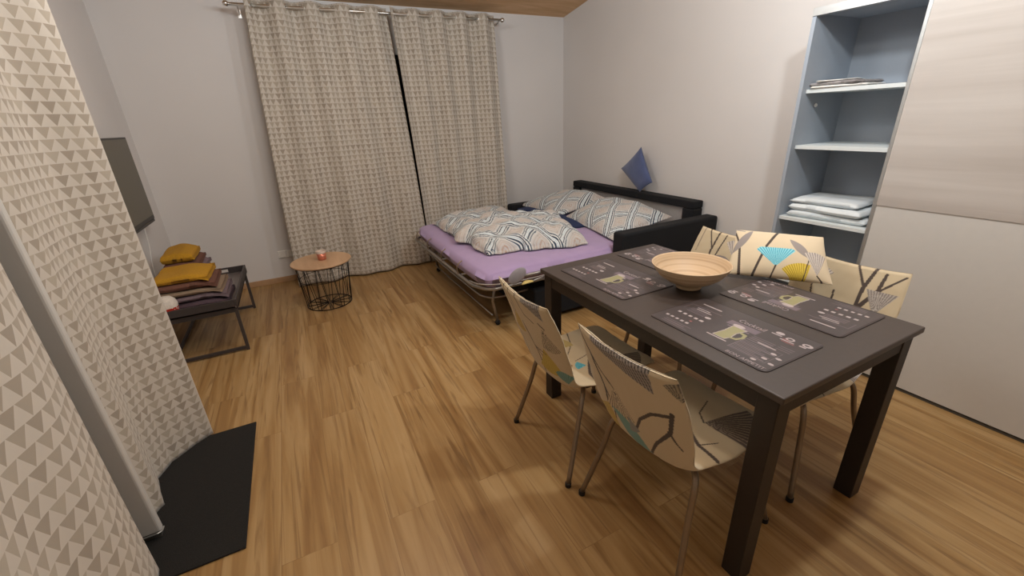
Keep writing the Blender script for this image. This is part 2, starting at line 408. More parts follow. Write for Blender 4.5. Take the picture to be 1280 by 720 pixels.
rod = thing('curtain_rod', 'thin steel curtain rod with round end knobs, above the far wall curtains', 'curtain rod')
MB().tube([(-3.30, YR, ZR-.002), (-.90, YR, ZR)], .0115, 12).build('rod', 'steel', rod, True)
for x in (-.885, -3.315):
    MB().lathe([(0, -.02), (.012, -.018), (.02, -.008), (.022, 0), (.02, .008), (.012, .018), (0, .02)], 16, (x, YR, ZR)).build('end_knob', 'steel', rod, True)
for x in (-3.24, -.925):
    b = MB().tube([(x, YR-.0, ZR-.012), (x, YR+.06, ZR-.03), (x, -.005, ZR-.03)], .006, 8)
    b.box(x-.012, x+.012, -.006, -.0005, ZR-.06, ZR); b.build('bracket', 'steel', rod)
def eyelets(P, par):
    top = P[:, int(P.shape[1]*.975)]; y = top[:, 1]-YR
    for i in range(1, len(y)):
        if y[i-1]*y[i] <= 0 and y[i] != y[i-1]:
            t = (top[i]-top[i-1]); t[2] = 0; c = top[i]; ax = np.cross(t, [0, 0, 1])
            ax = ax/np.linalg.norm(ax); ax = (ax[0], ax[1], 0)
            MB().torus((c[0], YR, ZR), ax, .021, .0035, 20, 8).build('eyelet', 'steel', par, True)
eyelets(PL, cl); eyelets(PR, crr)
# curtains on the left wall, close to the camera
XC = -3.86
far_bot = [(-3.765, -2.41), (-3.84, -2.46), (-3.93, -2.54), (-3.965, -2.64), (-3.93, -2.74), (-3.89, -2.83), (-3.93, -2.92), (-4.05, -2.96), (-4.12, -3.08)]
far_top = [(-3.77, -2.41), (-3.86, -2.62), (-3.86, -2.80), (-3.88, -2.92), (-4.0, -3.0), (-4.08, -3.08)]
cf, PF = curtain_obj('curtain', 'grey and cream triangle print curtain on the left wall, hanging on the black doormat', 'curtains on the left wall', 1.1,
    path_top=far_top, path_bot=far_bot, z0=.01, z1=2.32, waves=3, amp_t=.018, amp_b=.012, seed=11, phase=.5, nu=220, nv=120, uoff=.02)
cn, PN = curtain_obj('curtain', 'grey and cream triangle print curtain nearest the camera at the left edge', 'curtains on the left wall', .84,
    path_top=[(-3.85, -3.09), (-3.85, -4.0), (-3.86, -5.0)], path_bot=[(-3.84, -3.172), (-3.83, -4.0), (-3.85, -5.0)], z0=.01, z1=2.32, waves=5, amp_t=.022, amp_b=.014, seed=13, phase=-1.0, nu=420, nv=120, uoff=.01)
rod2 = thing('curtain_rod', 'steel curtain rod above the two left wall curtains', 'curtain rod')
MB().tube([(XC, -2.3, 2.28), (XC, -5.1, 2.28)], .0095, 12).build('rod', 'steel', rod2, True)
for y in (-2.36, -5.05):
    MB().tube([(XC, y, 2.27), (XC-.1, y, 2.25), (XL+.001, y, 2.25)], .006, 8).build('bracket', 'steel', rod2)
# open balcony door leaf between the two curtains
dl = bpy.data.objects.new('door_1', None); COL.objects.link(dl); struct(dl)
MB().box(XL+.06, -3.862, -3.015, -2.985, .035, 2.1, .010).build('door_leaf', 'upvc', dl)
MB().tube([(-4.13, -3.018, .036), (-3.875, -3.018, .036), (-3.862, -3.01, .036), (-3.862, -2.99, .036)], .003, 6).build('bottom_strip', 'alu', dl)
MB().box(XL+.06, -3.87, -3.008, -2.99, .010, .035).build('bottom_seal', 'seal', dl)
dm = MB().box(-4.1, -3.575, -3.225, -2.411, .0005, .009, .003).build('doormat', 'doormat')
tag(dm, 'flat black rectangular doormat on the wood floor under the left curtain', 'doormat')

# ------------------------------------------------------------------ wardrobe
XW = -.4511; Y0, Y1, Y2 = -3.083, -3.593, -5.4; ZT = 1.935
wr = thing('wardrobe', 'tall grey and white sliding door wardrobe with open shelves', 'wardrobe', (0, 0, 0))
MB().box(XW+.0, -.002, Y0-.02, Y0, 0, ZT, .001).build('side_panel', 'interior', wr)
MB().box(XW+.03, -.002, Y2, Y2+.02, 0, ZT).build('side_panel', 'interior', wr)
MB().box(XW+.05, -.002, Y1-.09, Y1-.07, .06, ZT-.02).build('partition', 'interior', wr)
MB().box(-.02, -.004, Y2+.02, Y0-.02, .06, ZT-.03).build('back_panel', 'interior', wr)
MB().box(XW+.035, -.004, Y2, Y0-.02, ZT-.03, ZT-.002).build('top_panel', 'interior', wr)
MB().box(XW+.03, -.004, Y2+.02, Y0-.02, .0, .06).build('plinth', 'interior', wr)
MB().box(XW-.004, XW+.035, Y2, Y0+.0, ZT-.04, ZT, .001).build('top_rail', 'alu', wr)
for z, n in ((1.535, 0), (1.232, 1), (.812, 2), (.42, 3)):
    sh = MB().box(XW+.02 + (.018 if n < 2 else -.005), -.02, Y1-.07, Y0-.021, z-.02, z, .001).build('shelf', 'shelf_edge', wr)
MB().lathe([(0, 0), (.008, 0), (.012, .006), (.008, .012), (0, .013)], 14).build('peg', 'plastic', wr, True).matrix_local = Matrix.Translation((-.30, Y0-.021, 1.45)) @ Matrix.Rotation(math.pi/2, 4, 'X')
door = MB().box(XW-.012, XW+.012, Y2, Y1-.012, .02, ZT-.01, .001).build('sliding_door', 'white_panel', wr)
MB().box(XW-.016, XW-.011, Y2, Y1-.012, .956, ZT-.012).build('wood_decor_panel', 'door_wood', door)['label'] = 'washed grey wood upper panel'
MB().box(XW-.018, XW+.014, Y1-.012, Y1+.004, .015, ZT-.008, .002).build('edge_profile', 'alu', door)
MB().box(XW-.006, XW+.03, Y2, Y0, .0, .012).build('floor_track', 'seal', wr)
# things on its shelves
def slab(name, mat, label, cat, group, loc, sx, sy, sz, rz, seed, puff=.35, wob=.004, layers=0, parent=None, nseg=28, tilt=(0, 0)):
    """soft folded slab: superellipse box with a little waviness"""
    n = nseg
    a = np.linspace(-1, 1, n); U, W = np.meshgrid(a, a, indexing='ij')
    e = lambda q: np.sign(q)*np.abs(q)**.55
    prof = (np.clip(1-np.abs(U)**10, 0, 1)*np.clip(1-np.abs(W)**10, 0, 1))**puff
    nz = vnoise(U*.5, W*.5, seed)*wob; nz2 = vnoise(U*.8+3, W*.8, seed+9)*.012
    top = np.stack([U*sx/2*(1+nz2), W*sy/2*(1-nz2), sz/2+prof*sz/2+nz], -1)
    bot = np.stack([U*sx/2*(1+nz2), W*sy/2*(1-nz2), sz/2-prof*sz/2], -1)
    dz = tilt[0]*np.clip(U, 0, 1)**2.5*2+tilt[1]*W; top[..., 2] += dz*1.0; bot[..., 2] += dz*.4*0
    V1, F1 = grid_mesh(top); V2, F2 = grid_mesh(bot)
    V = np.vstack([V1, V2]); F = np.vstack([F1, F2[:, ::-1]+len(V1)])
    I = np.arange(n*n).reshape(n, n); rim = np.r_[I[:, 0], I[-1, 1:], I[-2::-1, -1], I[0, -2:0:-1]]
    rn = np.roll(rim, -1); F = np.vstack([F, np.stack([rim, rn, rn+n*n, rim+n*n], -1)])
    me = np_mesh(name, V, F); o = link(name, me, mat, parent)
    o.location = loc; o.rotation_euler = (0, 0, rz)
    if label: tag(o, label, cat, group)
    return o
zs = 1.536
slab('booklet', 'paper', 'white booklet on the upper shelf, lowest of the paper pile', 'booklet', 'papers on the upper shelf', (-.31, -3.26, zs), .22, .28, .013, .05, 1, .1, .001)
slab('magazine', 'paper_grey', 'grey printed magazine on the upper shelf, in the middle of the pile', 'magazine', 'papers on the upper shelf', (-.30, -3.24, zs+.014), .22, .26, .018, -.12, 2, .1, .001)
slab('booklet', 'paper', 'thin white booklet on the upper shelf, topmost of the pile', 'booklet', 'papers on the upper shelf', (-.31, -3.22, zs+.033), .18, .19, .008, .25, 3, .1, .001)
slab('folder', 'paper_blue', 'flat slate grey folder on the upper shelf sticking out behind the magazines', 'folder', 'papers on the upper shelf', (-.19, -3.36, zs), .21, .30, .005, .10, 4, .1, .001)
zs = .813
for k, (dx, dy, rz, sx, sy, h, lb) in enumerate([(-.225, -3.33, .05, .36, .42, .036, 'folded white bed linen, bottom of the pile on the lower shelf'),
        (-.235, -3.33, -.04, .35, .40, .040, 'folded white bed linen, middle of the pile on the lower shelf'), (-.22, -3.30, .06, .34, .36, .030, 'folded white bed linen, top of the pile on the lower shelf')]):
    slab('folded_linen', 'linen', lb, 'bed linen', 'folded linen on the lower shelf', (dx, dy, zs), sx, sy, h, rz, 20+k, .22, .004); zs += h+.003

# ------------------------------------------------------------------ sofa bed
sb = thing('sofa_bed', 'black sofa bed pulled out, with a lavender sheet, in the far corner', 'sofa bed', (-1.0, -1.35, 0))
def kid(o, p=None):
    p = p or sb; o.matrix_parent_inverse = Matrix.Translation(-p.location) if p is sb else o.matrix_parent_inverse; return o
fr = MB().box(-.14, -.02, -2.20, -.42, .665, .73, .012); fr.box(-.14, -.02, -2.20, -2.08, .08, .665, .012); fr.box(-.14, -.02, -.54, -.42, .08, .665, .012)
kid(fr.build('back_frame', 'black_fabric', sb))
kid(MB().box(-.10, -.04, -2.08, -.54, .12, .66).build('back_lining', 'grey_mesh', sb))
kid(MB().box(-1.05, -.02, -2.365, -2.245, .04, .625, .02).build('armrest', 'black_fabric', sb))
kid(MB().box(-.98, -.02, -.42, -.30, .04, .54, .02).build('armrest', 'black_fabric', sb))
kid(MB().box(-1.72, -.14, -2.20, -.48, .035, .27, .015).build('base', 'black_fabric', sb))
# mattress
nx, ny = 90, 120
X0, X1, YA, YBm, ZM, TH = -2.13, -.16, -2.235, -.47, .50, .135
U, W = np.meshgrid(np.linspace(-1, 1, nx), np.linspace(-1, 1, ny), indexing='ij')
pr_ = (np.clip(1-np.abs(U)**14, 0, 1)*np.clip(1-np.abs(W)**16, 0, 1))**.35
cx, cy = (X0+X1)/2, (YA+YBm)/2
rc = 1-.035*(np.abs(U)**8*np.abs(W)**8)
X = cx+U*(X1-X0)/2*rc; Y = cy+W*(YBm-YA)/2*rc
wr_ = .004*vnoise(X*1.5, Y*1.5, 5)+.003*np.exp(-((1-np.abs(W))*6)**2)*vnoise(X*5, Y*2, 8)
top = np.stack([X, Y, ZM-TH/2+pr_*TH/2+wr_], -1); bot = np.stack([X, Y, ZM-TH/2-pr_**.3*TH/2+.3*wr_], -1)
V1, F1 = grid_mesh(top); V2, F2 = grid_mesh(bot); V = np.vstack([V1, V2]); F = np.vstack([F1, F2[:, ::-1]+len(V1)])
I = np.arange(nx*ny).reshape(nx, ny); rim = np.r_[I[:, 0], I[-1, 1:], I[-2::-1, -1], I[0, -2:0:-1]]; rn = np.roll(rim, -1)
F = np.vstack([F, np.stack([rim, rn, rn+nx*ny, rim+nx*ny], -1)])
matt = kid(link('mattress', np_mesh('mattress', V, F), 'lavender', sb)); matt['label'] = 'lavender fitted sheet over the mattress'
# steel frame
zf = .362
U1 = smooth_curve([(-1.0, -2.215, zf), (-1.9, -2.215, zf), (-2.06, -2.20, zf), (-2.13, -2.10, zf), (-2.15, -1.9, zf), (-2.15, -.7, zf), (-2.13, -.55, zf), (-2.0, -.48, zf), (-1.0, -.47, zf)], 8)
t = MB().tube(U1, .013, 10)
for y in (-.9, -1.35, -1.8): t.tube([(-2.14, y, zf), (-.5, y, zf)], .008, 8)
bf = kid(t.build('bed_frame', 'tube', sb, True))
for y in (-.66, -1.02, -1.42, -1.80):
    pts = smooth_curve([(-2.15, y, zf), (-2.165, y, zf+.04), (-2.155, y, zf+.085), (-2.12, y, zf+.11)], 5)
    kid(MB().tube(pts, .005, 8).build('mattress_retainer', 'chair_metal', sb, True))
kid(MB().tube(smooth_curve([(-1.2, -2.25, .405), (-1.75, -2.255, .40), (-2.0, -2.24, .40), (-2.13, -2.16, .40), (-2.17, -2.05, .40)], 6), .006, 8).build('mattress_retainer', 'tube', sb, True))
kid(MB().tube([(-1.97, -.62, .04), (-2.0, -.62, .20), (-1.97, -.62, zf)], .011, 8).build('leg', 'tube', sb, True))
kid(MB().tube([(-1.97, -2.06, .04), (-2.0, -2.06, .20), (-1.97, -2.06, zf)], .011, 8).build('leg', 'tube', sb, True))
for y in (-.62, -2.06):
    kid(MB().lathe([(0, -.012), (.018, -.012), (.02, -.008), (.02, .008), (.018, .012), (0, .012)], 18).build('caster', 'foot', sb, True)).matrix_basis = Matrix.Translation((-1.97, y, .021)) @ Matrix.Rotation(math.pi/2, 4, 'X')
kid(MB().tube(smooth_curve([(-1.70, -2.10, .25), (-1.95, -2.08, .235), (-2.04, -2.0, .23), (-2.06, -1.8, .23), (-2.06, -.85, .23), (-2.03, -.68, .23), (-1.7, -.62, .25)], 6), .008, 8).build('lower_rail', 'tube', sb, True))
kid(MB().tube([(-2.0, -2.04, .08), (-2.0, -.64, .08)], .006, 8).build('lower_rail', 'tube', sb, True))
# end cap and bar that stick out beyond the mattress corner
kid(MB().tube([(-1.82, -2.245, .425), (-1.60, -2.245, .43)], .011, 10).build('hinge_bar', 'tube', sb, True))

def cover_colors(u, v, sc=1.0):
    """light bed linen: wide white bands edged in blue crossing in a lattice, small ornaments inside"""
    P = .30*sc
    p = Paint(u, v, 'c6c4c2')
    a = (u+v*.8)/P; b = (u-v*.8)/P
    ca, cb = np.abs((a % 1)-.5), np.abs((b % 1)-.5); mm = np.maximum(ca, cb)
    p.lay((mm < .24) & (mm > .215), 'ada39c'); p.lay((mm < .17) & (mm > .15), 'bfab9e'); p.lay((mm < .09) & (mm > .065), 'b59c8b'); p.lay(mm < .02, 'b08c74')
    for q in (a, b):
        l = np.minimum(q % 1, 1-(q % 1))
        p.lay(l < .20, 'e2e4e2'); p.lay((l < .18) & (l > .14), '34495e'); p.lay((l < .10) & (l > .055), '1c364e'); p.lay(l < .055, 'e4e8ea'); p.lay((l < .018), 'b4c8d0')
    return p.c
def blob(name, corners, z0, h, seed, label, cat, group, mat='print', nx=150, ny=150, wob=.03, pw=.35, col=None, edge=.0, M4=None, sag=0, hh=None, sc=1.0, pin=0):
    """soft stuffed cloth over four plan corners (x, y, dz)"""
    c = np.array(corners, float); U, W = np.meshgrid(np.linspace(0, 1, nx), np.linspace(0, 1, ny), indexing='ij')
    B = ((1-U)*(1-W))[..., None]*c[0]+(U*(1-W))[..., None]*c[1]+(U*W)[..., None]*c[2]+((1-U)*W)[..., None]*c[3]
    u2, w2 = 2*U-1, 2*W-1
    k = 4 if not pin else 2.2
    f = np.clip(1-np.abs(u2)**k, 0, 1)*np.clip(1-np.abs(w2)**k, 0, 1)
    f = f**(.5 if not pin else .55)
    sx = np.linalg.norm(c[1]-c[0]); sy = np.linalg.norm(c[3]-c[0])
    if pin:   # cushion: sides pulled in between pointed corners
        ctr = c.mean(0); pull = 1-pin*((1-w2**2)*np.abs(u2)**3+(1-u2**2)*np.abs(w2)**3)
        B = ctr+(B-ctr)*pull[..., None]
    nz = vnoise(U*sx*2.2, W*sy*2.2, seed)*wob
    fine = vnoise(U*sx*7, W*sy*7, seed+4)*wob*.15
    hgt = h*f*(1+(nz+fine)/max(h, .03)*.8)
    edgew = vnoise(U*sx*2.5+5, W*sy*2.5, seed+7)*edge*(np.maximum(np.abs(u2), np.abs(w2))**4)
    B[..., 0] += edgew; B[..., 1] += edgew*.7
    top = B.copy(); top[..., 2] += z0+hgt*.86+.004; bot = B.copy(); bot[..., 2] += z0-(hgt*.14 if not M4 else hgt*.86)+(h*.14 if not M4 else 0)*0
    V1, F1 = grid_mesh(top); V2, F2 = grid_mesh(bot); V = np.vstack([V1, V2]); F = np.vstack([F1, F2[:, ::-1]+len(V1)])
    I = np.arange(nx*ny).reshape(nx, ny); rim = np.r_[I[:, 0], I[-1, 1:], I[-2::-1, -1], I[0, -2:0:-1]]; rn = np.roll(rim, -1)
    F = np.vstack([F, np.stack([rim, rn, rn+nx*ny, rim+nx*ny], -1)])
    uu = (U*sx).ravel(); ww = (W*sy).ravel(); uu = uu + .02*vnoise(uu*2, ww*2, seed+2)
    cc = None
    if mat == 'print':
        c1 = cover_colors(uu+seed*.05, ww, sc) if col is None else col((U*sx).ravel(), (W*sy).ravel(), sc); c2 = c1 if not hasattr(col, 'back') else col.back(uu, ww)
        cc = np.vstack([c1, c2])
    if M4 is not None:
        V = np.array([(M4 @ Vector(v))[:] for v in V])
    o = link(name, np_mesh(name, V, F, col=cc), mat)
    tag(o, label, cat, group); return o
blob('duvet', [(-1.98, -.62, 0), (-1.93, -1.42, 0), (-1.25, -1.30, 0), (-1.12, -.50, 0)], ZM+.012, .12, 3, 'blue and white lattice duvet folded on the bed, nearest the curtains', 'duvet', 'duvets on the bed', wob=.05, edge=.05)
blob('duvet', [(-2.0, -1.10, .03), (-1.95, -1.90, 0), (-1.17, -2.10, 0), (-.96, -1.22, .05)], ZM+.012, .15, 8, 'blue and white lattice duvet folded on the bed, on the side nearest the table', 'duvet', 'duvets on the bed', wob=.055, edge=.05)
blob('pillow', [(-.84, -1.15, 0), (-.84, -.36 , 0), (-.20, -.60, .08), (-.20, -1.15, .10)], ZM+.015, .14, 5, 'lattice print pillow against the sofa back, nearest the corner', 'pillow', 'pillows on the bed', wob=.02, pin=.05)
blob('pillow', [(-.96, -2.16, 0), (-.80, -1.22, 0), (-.20, -1.18, .10), (-.18, -2.02, .06)], ZM+.015, .15, 9, 'lattice print pillow against the sofa back, beside the right armrest', 'pillow', 'pillows on the bed', wob=.02, pin=.05)
blob('blanket', [(-1.02, -1.62, 0), (-.95, -.50, 0), (-.72, -.50, 0), (-.75, -1.62, 0)], ZM+.004, .03, 6, 'narrow strip of navy blue cloth showing under the lattice print pillows', 'blanket', None, mat='navy', nx=40, ny=60, wob=.006, edge=.05)
# blue cushion balanced on one corner on the sofa back, leaning on the wall
Mb = Matrix(((-.10, 0, -1, -.10), (-1, 0, 0, -1.43), (0, 1, 0, .945), (0, 0, 0, 1)))   # local x: along the sofa towards the camera, local y: up
blob('cushion', [(-.235, -.02, 0), (.09, -.215, 0), (.265, -.105, 0), (.065, .205, 0)], 0, .055, 31, 'plain blue square cushion standing on its corner on the black sofa back', 'cushion', None, mat='blue', nx=60, ny=60, wob=.005, pin=.06, M4=Mb)

# ------------------------------------------------------------------ dining table
TX0, TX1, TY0, TY1, TZ = -2.121, -1.358, -4.196, -2.964, .75
dt = thing('dining_table', 'dark brown rectangular dining table with printed placemats and a wooden bowl', 'dining table')
MB().box(TX0, TX1, TY0, TY1, TZ-.022, TZ, .004).build('tabletop', 'table', dt)
ap = MB(); i_ = .016; lw = .062
ap.box(TX0+i_+.004, TX0+i_+.024, TY0+i_+lw, TY1-i_-lw, TZ-.085, TZ-.022); ap.box(TX1-i_-.024, TX1-i_-.004, TY0+i_+lw, TY1-i_-lw, TZ-.085, TZ-.022)
ap.box(TX0+i_+lw, TX1-i_-lw, TY0+i_+.004, TY0+i_+.024, TZ-.085, TZ-.022); ap.box(TX0+i_+lw, TX1-i_-lw, TY1-i_-.024, TY1-i_-.004, TZ-.085, TZ-.022)
ap.build('apron', 'table_leg', dt)
for x in (TX0+i_, TX1-i_-lw):
    for y in (TY0+i_, TY1-i_-lw): MB().box(x, x+lw, y, y+lw, .0, TZ-.022, .003).build('leg', 'table_leg', dt)

# ------------------------------------------------------------------ placemats
def rrect(a, b, r, n=8):
    out = []
    for (cx_, cy_, s) in ((a-r, r, -90), (a-r, b-r, 0), (r, b-r, 90), (r, r, 180)):
        for k in range(n+1):
            t_ = math.radians(s+90*k/n); out.append((cx_+r*math.cos(t_), cy_+r*math.sin(t_)))
    return out
MATW, MATH = .455, .300
PLC = dict(base='3c3232', ink='a99c9c', dim='6b5e62', violet='685a63', red='8e4a4a', yellow='8f8a62')
M['mat_print'] = attrmat('placemat_print', .42, .0, 50)
def build_placemat():
    e = bpy.data.objects.new('placemat', None); COL.objects.link(e)
    p = rrect(MATW, MATH, .022); n = len(p)
    MB().add([(x, y, 0) for x, y in p]+[(x, y, .0022) for x, y in p], [tuple(range(n))[::-1], tuple(range(n, 2*n))]+[(i, (i+1) % n, n+(i+1) % n, n+i) for i in range(n)]).build('mat', 'mat', e)
    nx, ny = 330, 215; m_ = .006
    U, W = np.meshgrid(np.linspace(m_, MATW-m_, nx), np.linspace(m_, MATH-m_, ny), indexing='ij'); u, v = U.ravel(), W.ravel()
    P = Paint(u, v, PLC['base'])
    def quads(L, col):
        for poly in L:
            q = np.array(poly); ins = np.zeros(len(u), bool); b = np.roll(q, -1, 0)
            for (x0, y0), (x1, y1) in zip(q, b):
                if y0 != y1: ins ^= ((y0 > v) != (y1 > v)) & (u < (x1-x0)*(v-y0)/(y1-y0)+x0)
            P.lay(ins, col)
    def bar(x0, x1, y, h): return [(x0, y), (x1, y), (x1, y+h), (x0, y+h)]
    def ell(cx_, cy_, a, b, n=12): return [(cx_+a*math.cos(2*math.pi*k/n), cy_+b*math.sin(2*math.pi*k/n)) for k in range(n)]
    def text(t_, x, y, size, name, mat, wid):
        cu = bpy.data.curves.new('t', 'FONT'); cu.body = t_; cu.size = size; cu.extrude = .0003; cu.resolution_u = 2
        o = bpy.data.objects.new('t', cu); COL.objects.link(o); dg = bpy.context.evaluated_depsgraph_get(); dg.update()
        me = bpy.data.meshes.new_from_object(o.evaluated_get(dg)); bpy.data.objects.remove(o)
        w0 = max(q.co.x for q in me.vertices)-min(q.co.x for q in me.vertices)
        for q in me.vertices: q.co = Vector((x+q.co.x*wid/w0, y+q.co.y, .0028+q.co.z))
        link(name, me, mat, e)
    text('BON APPETIT', .315, .010, .020, 'lettering', 'ink', .125)
    text('Cocktail', .205, .222, .034, 'lettering', 'ink', .095)
    quads([bar(.190, .300, .180, .034), bar(.205, .285, .166, .008)], PLC['violet'])
    for i in range(3): quads([bar(.198, .290, .186+i*.009, .003)], PLC['dim'])
    dim = [bar(.300, .415-.02*(i % 3), .050+i*.009, .0032) for i in range(9)] + [bar(.302, .375, .136+i*.011, .003) for i in range(4)]
    dim += [bar(.385, .43, .155+i*.012, .003) for i in range(3)] + [bar(.05, .16-.02*(i % 2), .015+i*.011, .003) for i in range(3)]
    dim += [bar(.045, .12, .150+i*.010, .003) for i in range(4)] + [bar(.02, .15, .210, .0025), bar(.02, .0225, .16, .05)]
    dim += [bar(.298, .422, .044, .002), bar(.298, .422, .134, .002), bar(.298, .300, .044, .09), bar(.42, .422, .044, .09)]
    quads(dim, PLC['dim'])
    wh = [bar(.045, .125, .240, .006), bar(.335, .395, .140, .005), bar(.055, .11, .196, .004), bar(.06, .125, .184, .004)]
    for k in range(5): wh += [bar(.035+k*.024, .049+k*.024, .112, .012), bar(.028+k*.022, .040+k*.022, .058, .010)]
    for (x, y) in ((.405, .115), (.430, .10), (.405, .07), (.435, .055), (.39, .04)): wh.append(ell(x, y, .009, .006))
    wh += [ell(.337, .257, .014, .010), bar(.318, .352, .238, .005), bar(.355, .40, .222, .005), ell(.378, .243, .014, .012), ell(.430, .246, .016, .012), bar(.415, .435, .225, .006), ell(.135, .155, .012, .008)]
    quads(wh, PLC['ink']); quads([ell(.378, .243, .008, .006), ell(.428, .246, .008, .005)], PLC['base'])
    quads([bar(.365, .405, .214, .004), bar(.36, .38, .23, .004), ell(.12, .085, .006, .004)], PLC['red'])
    quads([[(.219, .072), (.265, .072), (.271, .10), (.265, .135), (.273, .181), (.219, .181), (.223, .13)], bar(.205, .278, .062, .005), ell(.235, .190, .022, .011)], PLC['ink'])
    quads([[(.222, .075), (.262, .075), (.268, .10), (.262, .135), (.270, .178), (.222, .178), (.226, .13)]], PLC['yellow'])
    quads([[(.268, .158), (.292, .152), (.299, .125), (.290, .097), (.268, .092), (.268, .102), (.282, .106), (.289, .125), (.283, .142), (.268, .147)]], PLC['yellow'])
    V, F = grid_mesh(np.stack([U, W, np.full_like(U, .0025)], -1))
    link('printed_face', np_mesh('printed_face', V, F, col=P.c), 'mat_print', e)
    return e
def copy_tree(o, parent=None):
    c = o.copy(); COL.objects.link(c); c.parent = parent
    for ch in list(o.children):
        copy_tree(ch, c)
    return c
pm0 = build_placemat()
# local x runs along the reading direction (-Y for the guest on the window-side), local y away from the guest
spots = [((-2.055, -3.645), -90, 'dark printed placemat on the table in front of the nearest left chair'),
         ((-2.055, -3.040), -90, 'dark printed placemat on the far left corner of the table, beside the bed'),
         ((-1.372, -4.095), 90, 'dark printed placemat on the near right of the table, below the end of the pillow'),
         ((-1.372, -3.465), 90, 'dark printed placemat partly under the rim of the wooden bowl')]
for k, ((x, y), a, lb) in enumerate(spots):
    o = pm0 if k == 0 else copy_tree(pm0)
    o.location = (x, y, TZ+.0004 + (.0002 if k > 1 else 0)); o.rotation_euler = (0, 0, math.radians(a)+[.0, .02, .01, 0][k]); tag(o, lb, 'placemat', 'placemats on the dining table')
# ------------------------------------------------------------------ bowl
bw = MB().lathe([(0, .0), (.050, 0), (.052, .004), (.050, .016), (.062, .022), (.095, .036), (.125, .058), (.148, .088), (.156, .104), (.158, .108), (.155, .109), (.151, .104), (.143, .088), (.118, .060), (.090, .041), (.055, .030), (0, .027)], 96)
bwl = bw.build('bowl', 'bamboo', None, True); bwl.location = (-1.722, -3.535, TZ+.0036); tag(bwl, 'wide round pale bamboo bowl in the middle of the dark table', 'bowl')

# ------------------------------------------------------------------ chairs
def chair_cover(variant):
    # side profile (x forward, z up)
    prof = smooth_curve([(.235, 0, .415), (.21, 0, .437), (.12, 0, .432), (0, 0, .418), (-.10, 0, .418), (-.175, 0, .432), (-.215, 0, .475), (-.245, 0, .56), (-.275, 0, .66), (-.305, 0, .75), (-.335, 0, .825)], 24)
    P = np.array([[p.x, p.z] for p in prof]); d = np.r_[0, np.cumsum(np.hypot(*np.diff(P, axis=0).T))]; L = d[-1]
    ns = 320; s = np.linspace(0, L, ns); px = np.interp(s, d, P[:, 0]); pz = np.interp(s, d, P[:, 1])
    tx, tz = np.gradient(px), np.gradient(pz); q = np.hypot(tx, tz); nx_, nz_ = tz/q, -tx/q   # normal facing the sitter (up / forward)
    nx_, nz_ = np.where(nz_ < -.99, nx_, nx_), nz_
    sgn = 1.0
    # sitter-side normal: on the seat it is +z, on the back it is +x
    nx_, nz_ = (tz/q), (-tx/q)
    hw = np.interp(s/L, [0, .03, .10, .30, .46, .55, .68, .82, .93, 1], [.185, .20, .212, .220, .200, .196, .212, .212, .203, .196])
    th = .011*np.clip(np.minimum(s/.012, (L-s)/.012), .08, 1)**.5
    nt = 150; t = np.linspace(-1, 1, nt)
    bend = np.interp(s/L, [0, .2, .45, .6, 1], [.006, .016, .022, .022, .016])   # edges curl towards the sitter
    sag = .012*np.exp(-((s/L-1)/.12)**2)
    def layer(side):
        e = np.clip(1-np.abs(t)**8, 0, 1)**.5
        off = bend[:, None]*(t[None]**2)+side*th[:, None]*e[None]
        X = px[:, None]+nx_[:, None]*off-tx[:, None]/q[:, None]*sag[:, None]*(1-t[None]**2); Z = pz[:, None]+nz_[:, None]*off-tz[:, None]/q[:, None]*sag[:, None]*(1-t[None]**2)
        Y = hw[:, None]*t[None]*np.ones((ns, 1))
        wv = .0015*vnoise(s[:, None]*6+0*t[None], t[None]*1.5+0*s[:, None], 3+variant+(5 if side < 0 else 0))
        X = X+nx_[:, None]*wv*(1 if side > 0 else -1); Z = Z+nz_[:, None]*wv*(1 if side > 0 else -1)
        if side < 0:   # skirt of the loose cover bulges a bit under the seat rear
            k = np.exp(-((s/L-.50)/.07)**2)[:, None]*.016*(1-t[None]**4); X = X-nx_[:, None]*k; Z = Z-nz_[:, None]*k
        return np.stack([X, Y, Z], -1)
    A, B = layer(1), layer(-1)
    V1, F1 = grid_mesh(A); V2, F2 = grid_mesh(B); n = ns*nt
    V = np.vstack([V1, V2]); F = np.vstack([F1, F2[:, ::-1]+n])
    I = np.arange(n).reshape(ns, nt); rim = np.r_[I[:, 0], I[-1, 1:], I[-2::-1, -1], I[0, -2:0:-1]]; rn = np.roll(rim, -1)
    F = np.vstack([F, np.stack([rim, rn, rn+n, rim+n], -1)])
    # painting: u = across (m, + = local +y), v = along the profile from the seat front
    v = np.repeat(s, nt); u = (hw[:, None]*t[None]).ravel()
    DK = '5d4f49'; fr_, bk = Paint(u, v, 'c6b597'), Paint(u, v, 'c6b597')
    SB = L*.49     # crease between seat and back
    paint_front(fr_, variant, L, SB); paint_back(bk, variant, L, SB)
    return V, F, np.vstack([fr_.c, bk.c])
DK = '3d322d'; GR = '8d8582'; GL = 'c9bfb6'; TE = '3f9fb8'; TL = '8fd0dc'; YE = 'b39b35'; YL = 'dcc468'
